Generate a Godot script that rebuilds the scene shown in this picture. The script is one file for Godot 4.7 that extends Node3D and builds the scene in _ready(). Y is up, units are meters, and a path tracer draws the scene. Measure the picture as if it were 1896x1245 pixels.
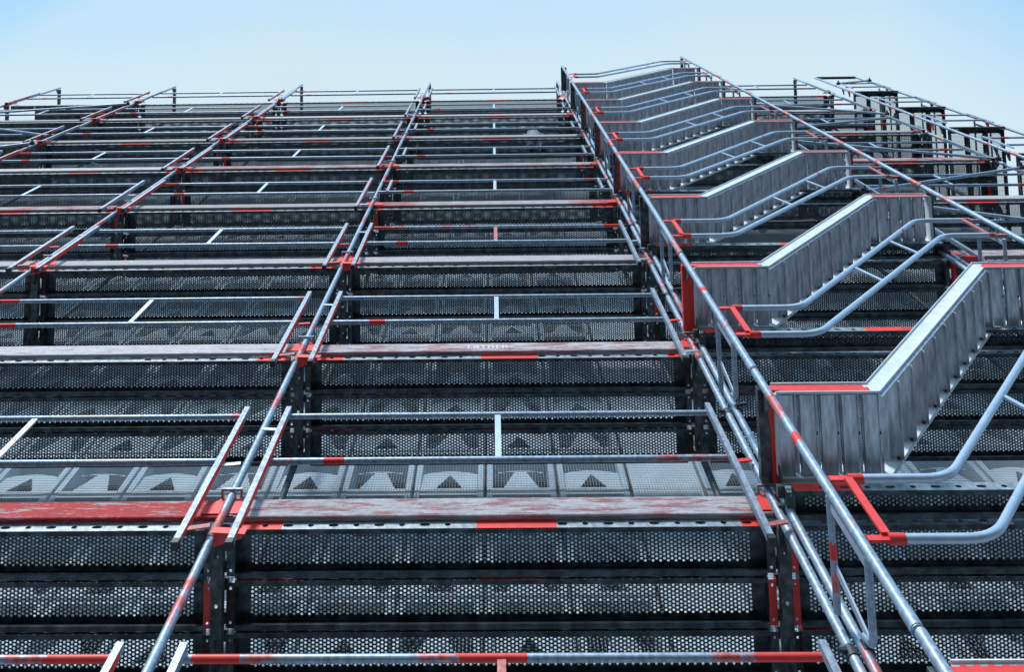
extends Node3D
# Scaffold in front of a meshed facade, seen steeply from below.
# Coordinates: x right, y up, z towards the viewer. pos(x, height above the eye, distance from the eye).

const EYE := 1.6
const D_OUT := 3.074          # outer post line
const D_IN := 3.80            # inner post line
const JOINT := 4.93           # joint of the posts at the first level (above the eye)
const DECK := 5.09            # underside of the first deck level (above the eye)
const POSTS := [-10.54, -7.73, -4.65, -1.545, 1.525, 4.56, 7.22]
const COUNT_WORD := ["zeroth", "first", "second", "third", "fourth", "fifth", "sixth", "seventh", "eighth"]
const BAY_WORD := ["far left bay", "second bay from left", "third bay from left",
	"bay just left of stair tower", "bay behind stair tower", "bay right of stair tower"]
const POST_WORD := ["first post line from left", "second post line from left", "third post line from left",
	"fourth post line from left", "post line at left side of stair tower",
	"post line behind right end of tower", "post line right of stair tower"]

const LENS := 1603.6938
const LENS_X := 887.8039
const LENS_Y := -250.0

var cam: Camera3D
var M := {}
var rng := RandomNumberGenerator.new()
var used := {}
var noise := FastNoiseLite.new()

# ------------------------------------------------------------------ mesh building
class Surf:
	var v := PackedVector3Array()
	var n := PackedVector3Array()
	var uv := PackedVector2Array()
	var c := PackedColorArray()
	var i := PackedInt32Array()

class MB:
	const ZINC := Color(0.49, 0.61, 0.74)
	const SPRAY := Color(0.92, 0.21, 0.18)
	static var mottle: FastNoiseLite
	var s := {}
	var col := Color(1, 1, 1)
	func sf(key: String) -> Surf:
		if not s.has(key):
			s[key] = Surf.new()
		return s[key]
	func quad(key: String, a: Vector3, b: Vector3, c: Vector3, d: Vector3, uvs := [Vector2.ZERO, Vector2.ZERO, Vector2.ZERO, Vector2.ZERO]) -> void:
		var f := sf(key)
		var k := f.v.size()
		var nn := (c - a).cross(b - a)
		if nn.length_squared() < 1e-16:
			nn = (d - a).cross(c - a)
		nn = nn.normalized()
		f.v.append_array([a, b, c, d])
		f.n.append_array([nn, nn, nn, nn])
		f.uv.append_array(uvs)
		var cc := ZINC if key == "zinc" else col
		f.c.append_array([cc, cc, cc, cc])
		f.i.append_array([k, k + 1, k + 2, k, k + 2, k + 3])
	func tri(key: String, a: Vector3, b: Vector3, c: Vector3) -> void:
		var f := sf(key)
		var k := f.v.size()
		var nn := (c - a).cross(b - a).normalized()
		f.v.append_array([a, b, c])
		f.n.append_array([nn, nn, nn])
		f.uv.append_array([Vector2.ZERO, Vector2.ZERO, Vector2.ZERO])
		var cc := ZINC if key == "zinc" else col
		f.c.append_array([cc, cc, cc])
		f.i.append_array([k, k + 1, k + 2])
	func box(key: String, ctr: Vector3, size: Vector3, b := Basis.IDENTITY) -> void:
		var x := b.x * size.x * 0.5
		var y := b.y * size.y * 0.5
		var z := b.z * size.z * 0.5
		var p := []
		for k in 8:
			p.append(ctr + (x if k & 1 else -x) + (y if k & 2 else -y) + (z if k & 4 else -z))
		quad(key, p[6], p[7], p[5], p[4])
		quad(key, p[3], p[2], p[0], p[1])
		quad(key, p[7], p[3], p[1], p[5])
		quad(key, p[2], p[6], p[4], p[0])
		quad(key, p[2], p[3], p[7], p[6])
		quad(key, p[4], p[5], p[1], p[0])
	func span(key: String, lo: Vector3, hi: Vector3) -> void:
		box(key, (lo + hi) * 0.5, hi - lo)
	# a bar of rectangular section from a to b, w across (in the direction of side) and t thick
	func bar(key: String, a: Vector3, b: Vector3, w: float, t: float, side: Vector3) -> void:
		var y := (b - a).normalized()
		var x := (side - y * side.dot(y)).normalized()
		box(key, (a + b) * 0.5, Vector3(w, (b - a).length(), t), Basis(x, y, x.cross(y)))
	# a plate: polygon in the plane of ux, uy, extruded both ways along their normal
	func plate(key: String, o: Vector3, ux: Vector3, uy: Vector3, pts: PackedVector2Array, t: float) -> void:
		var nz := ux.cross(uy).normalized() * t * 0.5
		var idx := Geometry2D.triangulate_polygon(pts)
		var ccw := not Geometry2D.is_polygon_clockwise(pts)
		for k in range(0, idx.size(), 3):
			var a := o + ux * pts[idx[k]].x + uy * pts[idx[k]].y
			var b := o + ux * pts[idx[k + 1]].x + uy * pts[idx[k + 1]].y
			var c := o + ux * pts[idx[k + 2]].x + uy * pts[idx[k + 2]].y
			if (c - a).cross(b - a).dot(nz) < 0:
				var q := b
				b = c
				c = q
			tri(key, a + nz, b + nz, c + nz)
			tri(key, a - nz, c - nz, b - nz)
		for k in pts.size():
			var p := pts[k]
			var q := pts[(k + 1) % pts.size()]
			if ccw:
				var w := p
				p = q
				q = w
			var a := o + ux * p.x + uy * p.y
			var b := o + ux * q.x + uy * q.y
			quad(key, a + nz, a - nz, b - nz, b + nz)
	# a round tube along pts; paints is a list of [from metres, to metres, material, cover 0..1]
	func tube(key: String, pts: Array, r: float, sides := 10, paints := [], cap := true, seed_at := 0.0) -> void:
		var at := [0.0]
		for k in range(1, pts.size()):
			at.append(at[-1] + (pts[k] - pts[k - 1]).length())
		var total: float = at[-1]
		var cuts := at.duplicate()
		for p in paints:
			var x: float = p[0] - 0.03
			while x < p[1] + 0.03:
				if x > 0.001 and x < total - 0.001:
					cuts.append(x)
				var near: float = min(abs(x - p[0]), abs(x - p[1]))
				x += 0.011 if near < 0.035 else (0.016 if p[3] < 0.99 else 0.09)
		cuts.sort()
		var rings := []
		var seg := 1
		var up := Vector3.ZERO
		var last := -1.0
		for x in cuts:
			if x - last < 0.004 and x != total:
				continue
			last = x
			while seg < pts.size() - 1 and x > at[seg] + 1e-6:
				seg += 1
			var f: float = (x - at[seg - 1]) / max(at[seg] - at[seg - 1], 1e-6)
			var o: Vector3 = pts[seg - 1].lerp(pts[seg], f)
			var dir: Vector3 = (pts[seg] - pts[seg - 1]).normalized()
			if seg < pts.size() - 1 and absf(x - at[seg]) < 1e-5:
				dir = (dir + (pts[seg + 1] - pts[seg]).normalized()).normalized()
			if up == Vector3.ZERO:
				up = Vector3(0, 0, 1) if absf(dir.z) < 0.8 else Vector3(0, 1, 0)
			up = (up - dir * up.dot(dir)).normalized()
			rings.append([o, up, dir.cross(up), x])
		for k in rings.size() - 1:
			var ra = rings[k]
			var rb = rings[k + 1]
			var mid: float = (ra[3] + rb[3]) * 0.5
			for j in sides:
				var mat := key
				for p in paints:
					var jag: float = 0.025 * (fmod(absf(sin((j + seed_at) * 91.7 + p[0] * 37.0) * 437.585), 1.0) - 0.5)
					if mid > p[0] + jag and mid < p[1] + jag:
						if p[3] > 0.99 or (key != "zinc" and fmod(absf(sin(j * 12.9898 + k * 78.233 + seed_at) * 43758.5453), 1.0) < p[3]):
							mat = p[2]
				var f := sf(mat)
				var i0 := f.v.size()
				for q in [[ra, j], [rb, j], [rb, j + 1], [ra, j + 1]]:
					var a: float = TAU * q[1] / sides
					var nn: Vector3 = q[0][1] * cos(a) + q[0][2] * sin(a)
					f.v.append(q[0][0] + nn * r)
					f.n.append(nn)
					f.uv.append(Vector2.ZERO)
					if mat == "zinc":
						var cover := 0.0
						for p in paints:
							if p[3] > 0.0 and p[3] < 0.99:
								var sp: float = q[0][3]
								var edge := smoothstep(p[0] - 0.03, p[0] + 0.05, sp) * (1.0 - smoothstep(p[1] - 0.05, p[1] + 0.03, sp))
								var mo := mottle.get_noise_3d(sp * 9.0 + seed_at * 31.0, cos(a) * 0.9, sin(a) * 0.9 + seed_at)
								cover = maxf(cover, edge * smoothstep(-0.42, 0.10, mo + p[3] - 0.72))
						f.c.append(ZINC.lerp(SPRAY, cover))
					else:
						f.c.append(col)
				f.i.append_array([i0, i0 + 1, i0 + 2, i0, i0 + 2, i0 + 3])
		if cap:
			for e in [0, rings.size() - 1]:
				var ra = rings[e]
				for j in sides:
					var a0 := TAU * j / sides
					var a1 := TAU * (j + 1) / sides
					var p0: Vector3 = ra[0] + (ra[1] * cos(a0) + ra[2] * sin(a0)) * r
					var p1: Vector3 = ra[0] + (ra[1] * cos(a1) + ra[2] * sin(a1)) * r
					if e == 0:
						tri(key, ra[0], p0, p1)
					else:
						tri(key, ra[0], p1, p0)
	# a rectangle of half size hw, hh with an oval hole rx, ry; deep > 0 adds a collar along nn
	func holed(key: String, o: Vector3, ux: Vector3, uy: Vector3, hw: float, hh: float, rx: float, ry: float, deep := 0.0, square := 0.0) -> void:
		var f := sf(key)
		var k := f.v.size()
		var nn := uy.cross(ux).normalized()
		nn = -nn
		var outer := [Vector2(1, 0), Vector2(1, 1), Vector2(0, 1), Vector2(-1, 1), Vector2(-1, 0), Vector2(-1, -1), Vector2(0, -1), Vector2(1, -1)]
		for q in outer:
			f.v.append(o + ux * (q.x * hw) + uy * (q.y * hh))
		for j in 8:
			var a := TAU * j / 8.0
			f.v.append(o + ux * (cos(a) * rx * (1.0 + square * absf(sin(2 * a)))) + uy * (sin(a) * ry))
		for j in 16:
			f.n.append(nn)
			f.uv.append(Vector2.ZERO)
			f.c.append(col)
		for j in 8:
			var j2 := (j + 1) % 8
			f.i.append_array([k + j, k + 8 + j2, k + j2, k + j, k + 8 + j, k + 8 + j2])
		if deep != 0.0:
			for j in 8:
				var j2 := (j + 1) % 8
				var a := f.v[k + 8 + j]
				var b := f.v[k + 8 + j2]
				quad(key, a, b, b + nn * deep, a + nn * deep)

func mesh_of(mb: MB) -> ArrayMesh:
	var me := ArrayMesh.new()
	for key in mb.s:
		var f: Surf = mb.s[key]
		var a := []
		a.resize(Mesh.ARRAY_MAX)
		a[Mesh.ARRAY_VERTEX] = f.v
		a[Mesh.ARRAY_NORMAL] = f.n
		a[Mesh.ARRAY_TEX_UV] = f.uv
		if M[key].vertex_color_use_as_albedo:
			a[Mesh.ARRAY_COLOR] = f.c
		a[Mesh.ARRAY_INDEX] = f.i
		me.add_surface_from_arrays(Mesh.PRIMITIVE_TRIANGLES, a)
		me.surface_set_material(me.get_surface_count() - 1, M[key])
	return me

# ------------------------------------------------------------------ scene helpers
func pos(x: float, h: float, d: float) -> Vector3:
	return Vector3(x, h + EYE, -d)

func numbered(called: String) -> String:
	var k: int = used.get(called, 0)
	used[called] = k + 1
	return called if k == 0 else "%s_%03d" % [called, k]

func thing(called: String, label: String, category: String, at: Vector3, group := "") -> Node3D:
	var o := Node3D.new()
	o.name = numbered(called)
	add_child(o)
	o.position = at
	tag(o, label, category, group)
	return o

func tag(o: Node3D, label: String, category: String, group := "") -> void:
	o.set_meta("label", label)
	o.set_meta("category", category)
	if group != "":
		o.set_meta("group", group)

func part(called: String, m, parent: Node3D) -> MeshInstance3D:
	var o := MeshInstance3D.new()
	o.name = called
	o.mesh = mesh_of(m) if m is MB else m
	parent.add_child(o, true)
	return o

func copy_of(root: Node3D, at: Vector3, label: String, group := "") -> Node3D:
	var r: Node3D = root.duplicate()
	var base: String = String(root.name)
	if base.length() > 4 and base[base.length() - 4] == "_" and base.right(3).is_valid_int():
		base = base.left(base.length() - 4)
	r.name = numbered(base)
	add_child(r)
	r.position = at
	r.set_meta("label", label)
	if group != "":
		r.set_meta("group", group)
	return r

func in_view(p: Vector3, margin := 1.12) -> bool:
	var q := cam.transform.affine_inverse() * p
	if q.z > -0.3:
		return false
	var px := LENS_X + LENS * q.x / -q.z
	var py := LENS_Y - LENS * q.y / -q.z
	return absf(px - 948.0) < 948.0 * margin and absf(py - 622.5) < 622.5 * margin

func seen(points: Array) -> bool:
	for k in points.size() - 1:
		for j in 9:
			if in_view(points[k].lerp(points[k + 1], j / 8.0)):
				return true
	return false

func bent(pts: Array, r: float) -> Array:
	var out := [pts[0]]
	for k in range(1, pts.size() - 1):
		var p: Vector3 = pts[k]
		var a: Vector3 = (pts[k - 1] - p).normalized()
		var b: Vector3 = (pts[k + 1] - p).normalized()
		for j in 7:
			var t := j / 6.0
			out.append((p + a * r) * (1 - t) * (1 - t) + p * 2 * t * (1 - t) + (p + b * r) * t * t)
	out.append(pts[-1])
	return out

# ------------------------------------------------------------------ materials
func metal_texture(seed_v: int, lo: float, freq: float) -> NoiseTexture2D:
	var n := FastNoiseLite.new()
	n.seed = seed_v
	n.noise_type = FastNoiseLite.TYPE_SIMPLEX_SMOOTH
	n.frequency = freq
	n.fractal_octaves = 5
	n.fractal_gain = 0.6
	var t := NoiseTexture2D.new()
	t.width = 512
	t.height = 512
	t.seamless = true
	t.noise = n
	var g := Gradient.new()
	g.set_color(0, Color(lo, lo, lo * 1.01))
	g.set_color(1, Color(1, 1, 1))
	t.color_ramp = g
	return t

func std(key: String, c: Color, rough: float, metal := 0.0, tex = null, scale := 3.0, spec := 0.5) -> StandardMaterial3D:
	var m := StandardMaterial3D.new()
	m.resource_name = key
	m.albedo_color = Color(c.r, c.g, c.b).linear_to_srgb()
	m.roughness = rough
	m.metallic = metal
	m.metallic_specular = spec
	m.cull_mode = BaseMaterial3D.CULL_DISABLED
	if tex != null:
		m.albedo_texture = tex
		m.uv1_triplanar = true
		m.uv1_world_triplanar = true
		m.uv1_scale = Vector3(scale, scale, scale)
	M[key] = m
	return m

func make_materials() -> void:
	var spangle := metal_texture(3, 0.62, 0.02)
	var grime := metal_texture(9, 0.35, 0.012)
	var soft := metal_texture(21, 0.72, 0.01)
	var clean := metal_texture(33, 0.86, 0.012)
	std("zinc", Color(1, 1, 1), 0.46, 0.45, spangle, 2.2).vertex_color_use_as_albedo = true
	MB.mottle = FastNoiseLite.new()
	MB.mottle.seed = 8
	MB.mottle.frequency = 0.9
	MB.mottle.fractal_octaves = 4
	std("zinc_old", Color(0.18, 0.215, 0.24), 0.6, 0.35, grime, 1.6)
	std("deck", Color(0.12, 0.165, 0.195), 0.6, 0.3, grime, 1.3)
	std("edge", Color(0.43, 0.51, 0.56), 0.5, 0.35, spangle, 1.4)
	std("alu", Color(0.58, 0.67, 0.78), 0.4, 0.45, clean, 2.0)
	std("stair", Color(0.76, 0.82, 0.90), 0.36, 0.42, metal_texture(41, 0.70, 0.014), 1.0)
	M["stair"].uv1_scale = Vector3(3.2, 1.2, 0.7)
	std("stringer", Color(0.82, 0.87, 0.89), 0.45, 0.0, clean, 1.4)
	std("red", Color(0.96, 0.05, 0.038), 0.5, 0.0, clean, 2.0)
	std("worn", Color(0.72, 0.22, 0.19), 0.55, 0.15, spangle, 2.5)
	std("stain", Color(0.10, 0.04, 0.036), 0.7, 0.1, grime, 2.0)
	std("post", Color(0.44, 0.52, 0.62), 0.45, 0.35, spangle, 2.0)
	std("iron", Color(0.05, 0.055, 0.06), 0.55, 0.5)
	std("plug", Color(0.012, 0.013, 0.015), 0.5)
	std("panel", Color(0.70, 0.81, 0.88), 0.55, 0.0, clean, 0.5)
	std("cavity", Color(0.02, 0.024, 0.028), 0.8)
	std("wire", Color(0.54, 0.59, 0.63), 0.5, 0.35)
	std("wall", Color(0.20, 0.21, 0.22), 0.85, 0.0, soft, 0.4)
	std("ribs", Color(0.21, 0.22, 0.22), 0.55, 0.35, grime, 0.8)
	std("asphalt", Color(0.10, 0.10, 0.10), 0.9, 0.0, grime, 0.5)
	var p := std("person", Color(1, 1, 1), 0.7)
	p.vertex_color_use_as_albedo = true
	std("helmet", Color(0.55, 0.56, 0.57), 0.45)
	std("cap_cloth", Color(0.20, 0.12, 0.11), 0.75)
	var seeds := {"wood_grey": 11, "wood_plain": 12, "wood_pale": 13, "wood_worn": 14, "wood_pink": 15, "wood_red": 16, "wood_ends": 17, "wood_faded": 18}
	for key in seeds:
		var m := std(key, Color(1, 1, 1), 0.8)
		m.albedo_texture = wood_image(key, seeds[key])

func wood_image(key: String, sd: int) -> ImageTexture:
	var w := 900
	var h := 48
	var im := Image.create(w, h, false, Image.FORMAT_RGB8)
	var grain := FastNoiseLite.new()
	grain.seed = sd
	grain.frequency = 1.0
	grain.fractal_octaves = 4
	var blot := FastNoiseLite.new()
	blot.seed = sd + 50
	blot.frequency = 1.0
	blot.fractal_octaves = 5
	blot.fractal_gain = 0.62
	var amount: float = {"wood_grey": -0.5, "wood_plain": -0.7, "wood_pale": -0.42, "wood_worn": 0.02, "wood_pink": 0.10, "wood_red": 0.62, "wood_ends": -0.25, "wood_faded": 0.35}[key]
	var tone: float = {"wood_grey": 0.62, "wood_plain": 0.55, "wood_pale": 0.70, "wood_worn": 0.60, "wood_pink": 0.64, "wood_red": 0.58, "wood_ends": 0.58, "wood_faded": 0.62}[key]
	for y in h:
		for x in w:
			var bend := 3.0 * grain.get_noise_2d(x * 0.006, 7.0)
			var g := grain.get_noise_2d(x * 0.012, (y + bend) * 0.32) * 0.5 + grain.get_noise_2d(x * 0.05, (y + bend) * 0.9 + 90.0) * 0.35
			var base := tone + 0.07 + g * 0.34
			var c := Color(base * 0.975, base * 0.945, base * 0.955)
			var mask := blot.get_noise_2d(x * 0.008, y * 0.06) * 1.3 + amount + grain.get_noise_2d(x * 0.03, y * 0.5 + 40.0) * 0.5
			if key == "wood_ends":
				var e: float = min(x, w - x) / 170.0
				mask += clampf(1.4 - e * 1.2, 0.0, 1.2)
			var strength := clampf(mask * 2.2, 0.0, 1.0)
			var paint := Color(0.80, 0.16, 0.16) if key in ["wood_red", "wood_ends"] else Color(0.62, 0.30, 0.32)
			if key == "wood_faded":
				paint = Color(0.72, 0.33, 0.35)
			c = c.lerp(paint * (0.86 + 0.3 * g), strength * (0.92 if key == "wood_red" else 0.72))
			# scratches
			var sc := blot.get_noise_2d(x * 0.045 + y * 0.09, y * 0.22 - 30.0)
			if sc > 0.33:
				c = c.lerp(Color(0.82, 0.76, 0.77), clampf((sc - 0.33) * 5.0, 0, 0.7))
			elif sc < -0.42:
				c = c.lerp(Color(0.22, 0.18, 0.19), clampf((-0.42 - sc) * 4.0, 0, 0.6))
			im.set_pixel(x, y, c)
	return ImageTexture.create_from_image(im)

# ------------------------------------------------------------------ camera, sky, sun
func make_view() -> void:
	var pit := 1.6749499487688244
	var rol := 0.13657196387686887
	var yaw := 0.12076460467324712
	var axes := []
	for a in [Vector3(cos(rol), -sin(rol), 0), Vector3(sin(rol), cos(rol), 0), Vector3(0, 0, 1)]:
		var b := Vector3(a.x, a.y * cos(pit) + a.z * sin(pit), -a.y * sin(pit) + a.z * cos(pit))
		axes.append(Vector3(b.x * cos(yaw) + b.z * sin(yaw), b.y, b.x * sin(yaw) - b.z * cos(yaw)))
	cam = Camera3D.new()
	cam.name = "camera"
	cam.transform = Transform3D(Basis(axes[0], axes[1], -axes[2]), Vector3(0, EYE, 0))
	# a shifted lens pointing almost straight up
	cam.set_frustum(0.05 * 1245.0 / LENS, Vector2(0.05 * (948.0 - LENS_X) / LENS, 0.05 * (LENS_Y - 622.5) / LENS), 0.05, 1200.0)
	add_child(cam)
	cam.current = true
	var env := Environment.new()
	env.tonemap_mode = Environment.TONE_MAPPER_LINEAR
	env.tonemap_exposure = 2.1
	env.background_mode = Environment.BG_SKY
	env.sdfgi_enabled = true
	env.ssao_enabled = true
	env.ssil_enabled = true
	var sm := PanoramaSkyMaterial.new()
	sm.panorama = sky_image()
	var sky := Sky.new()
	sky.sky_material = sm
	env.sky = sky
	var we := WorldEnvironment.new()
	we.name = "sky"
	we.environment = env
	add_child(we)
	var sun := DirectionalLight3D.new()
	sun.name = "sun"
	sun.light_energy = 0.5
	sun.light_color = Color(1.0, 0.985, 0.96)
	sun.light_angular_distance = 12.0
	sun.shadow_enabled = true
	sun.transform = Transform3D(Basis.looking_at(-Vector3(-0.30, 0.62, 0.80).normalized(), Vector3.UP), Vector3(0, 30, 20))
	add_child(sun)

func sky_image() -> ImageTexture:
	var w := 1024
	var h := 512
	var im := Image.create(w, h, false, Image.FORMAT_RGBF)
	var n := FastNoiseLite.new()
	n.seed = 5
	n.frequency = 1.1
	n.fractal_octaves = 4
	for y in h:
		var th := PI * (y + 0.5) / h
		for x in w:
			var ph := TAU * (x + 0.5) / w
			var d := Vector3(sin(ph) * sin(th), cos(th), -cos(ph) * sin(th))
			var cl := n.get_noise_3d(d.x * 1.6, d.y * 1.6, d.z * 1.6)
			var side := smoothstep(-0.3, 0.3, d.x)
			var b := smoothstep(0.48, 0.80, absf(d.x) + lerpf(0.05, 0.12, side) + (d.z + 0.10) * lerpf(2.2, 1.6, side) + cl * 0.12)
			b = maxf(b, 0.38 * smoothstep(-0.135, -0.03, d.z + cl * 0.10 - 0.03 * absf(d.x)))
			var pale := Color(0.655, 0.82, 0.91)
			var blue := Color(0.305, 0.645, 1.0)
			var c := pale.lerp(blue, clampf(b, 0, 1) * 0.88)
			var up := clampf(1.0 + cl * 0.08, 0.9, 1.1) / 2.1 * (1.0 + 0.25 * (1.0 - smoothstep(0.05, 0.6, d.y))) * (1.0 + 0.45 * smoothstep(0.05, 0.7, d.z))
			c = Color(c.r * up, c.g * up, c.b * up)
			if d.y < 0:
				c = c.lerp(Color(0.10, 0.10, 0.10), clampf(-d.y * 12.0, 0, 1))
			im.set_pixel(x, y, c)
	return ImageTexture.create_from_image(im)

# ------------------------------------------------------------------ setting
func make_ground() -> void:
	var mb := MB.new()
	mb.quad("asphalt", Vector3(-300, 0, -300), Vector3(300, 0, -300), Vector3(300, 0, 300), Vector3(-300, 0, 300))
	var g := part("ground", mb, self)
	g.set_meta("kind", "structure")

func panel_mesh(kind: String) -> ArrayMesh:
	# origin at the lower middle of the panel, on its front plane; 0.60 wide, 0.58 high
	var mb := MB.new()
	var hw := 0.298
	var hh := 0.585
	if kind == "plain":
		mb.span("panel", Vector3(-hw, 0, -0.03), Vector3(hw, hh + 0.032, 0))
		return mesh_of(mb)
	var fr := 0.05
	mb.span("panel", Vector3(-hw, 0, -0.26), Vector3(-hw + fr, hh, 0))
	mb.span("panel", Vector3(hw - fr, 0, -0.26), Vector3(hw, hh, 0))
	mb.span("panel", Vector3(-hw + fr, 0, -0.26), Vector3(hw - fr, 0.03, -0.002))
	mb.span("panel", Vector3(-hw + fr, hh - 0.03, -0.26), Vector3(hw - fr, hh, -0.002))
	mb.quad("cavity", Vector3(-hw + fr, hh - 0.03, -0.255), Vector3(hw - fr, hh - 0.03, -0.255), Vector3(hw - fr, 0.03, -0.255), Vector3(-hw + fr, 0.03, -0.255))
	var o := Vector3(0, 0.026, -0.007)
	var uy := Vector3(0, 1.0, -0.10).normalized()
	if kind == "arch":
		var w := hw - fr - 0.004
		var left := PackedVector2Array([Vector2(-w, 0), Vector2(-0.125, 0), Vector2(0, 0.25), Vector2(0, 0.315)])
		for k in range(1, 7):
			var t := k / 6.0
			left.append(Vector2(-w * t, 0.315 - 0.055 * t * t))
		mb.plate("panel", o, Vector3.RIGHT, uy, left, 0.006)
		var right := PackedVector2Array()
		for q in left:
			right.append(Vector2(-q.x, q.y))
		mb.plate("panel", o, Vector3.RIGHT, uy, right, 0.006)
	else:
		mb.plate("panel", o, Vector3.RIGHT, uy, PackedVector2Array([Vector2(-0.16, 0), Vector2(0.16, 0), Vector2(0.05, 0.30), Vector2(-0.05, 0.30)]), 0.006)
		var strip := PackedVector2Array()
		for k in 9:
			var t := k / 8.0 * 2.0 - 1.0
			strip.append(Vector2(0.2 * t, 0.315 - 0.03 * t * t))
		for k in 9:
			var t := 1.0 - k / 8.0 * 2.0
			strip.append(Vector2(0.2 * t, 0.303 - 0.03 * t * t))
		mb.plate("panel", o, Vector3.RIGHT, uy, strip, 0.008)
	return mesh_of(mb)

func make_building() -> void:
	var t := thing("building", "tall building faced with pale box panels behind wire mesh", "building", pos(0, -EYE, 4.07))
	var x0 := -14.0
	var x1 := 7.12
	var top := 20.6 + EYE
	var mb := MB.new()
	mb.span("wall", Vector3(x0, 0, -14.0), Vector3(x1, top, -0.27))
	part("wall", mb, t)
	var cp := MB.new()
	cp.span("panel", Vector3(x0 - 0.05, top + 0.003, -14.1), Vector3(x1 + 0.05, top + 0.06, 0.05))
	part("roof_edge", cp, t)
	var kinds := {"arch": panel_mesh("arch"), "wedge": panel_mesh("wedge"), "plain": panel_mesh("plain")}
	var rest := {"arch": [], "wedge": [], "plain": []}
	var small := Vector3(0.878, 0.879, 0.878)
	for r in range(-12, 25):
		for c in range(-24, 13):
			var x := -0.118 + 0.555 * c + 0.2775
			var y := 7.075 + EYE + 0.545 * r
			if x > x1 - 0.3 or x < x0 + 0.3 or y < 0.2 or y + 0.53 > top:
				continue
			var kind := "plain" if c == 2 else ("arch" if posmod(c + r, 2) == 1 else "wedge")
			var wp := t.position + Vector3(x, y + 0.3, 0)
			if r <= 7 and r >= -3 and in_view(wp, 1.1):
				var p := part("panel", kinds[kind], t)
				p.position = Vector3(x, y, 0)
				p.scale = small
			else:
				rest[kind].append(Vector3(x, y, 0))
	for kind in rest:
		var mm := MultiMesh.new()
		mm.transform_format = MultiMesh.TRANSFORM_3D
		mm.mesh = kinds[kind]
		mm.instance_count = rest[kind].size()
		for k in rest[kind].size():
			mm.set_instance_transform(k, Transform3D(Basis.from_scale(small), rest[kind][k]))
		var mi := MultiMeshInstance3D.new()
		mi.name = "far_panels"
		mi.multimesh = mm
		mi.set_meta("kind", "stuff")
		t.add_child(mi, true)
	# woven wire mesh hung in front of the panels
	var wm := MB.new()
	var x := -11.5
	while x < x1:
		wire(wm, Vector3(x, 4.5, 0.035), Vector3(x, top - 0.4, 0.035), 0.0038)
		x += 0.022
	var y := 4.5
	while y < top - 0.4:
		wire(wm, Vector3(-11.5, y, 0.039), Vector3(x1, y, 0.039), 0.0038)
		y += 0.022
	part("wire_mesh", wm, t).set_meta("kind", "stuff")

func wire(mb: MB, a: Vector3, b: Vector3, w: float) -> void:
	var dir := (b - a).normalized()
	var s := dir.cross(Vector3(0, 0, 1)).normalized() * w * 0.5
	var z := Vector3(0, 0, w * 0.5)
	mb.quad("wire", a - s, a + z, b + z, b - s)
	mb.quad("wire", a + z, a + s, b + s, b + z)
	mb.quad("wire", a + s, a - z, b - z, b + s)
	mb.quad("wire", a - z, a - s, b - s, b - z)

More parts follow.
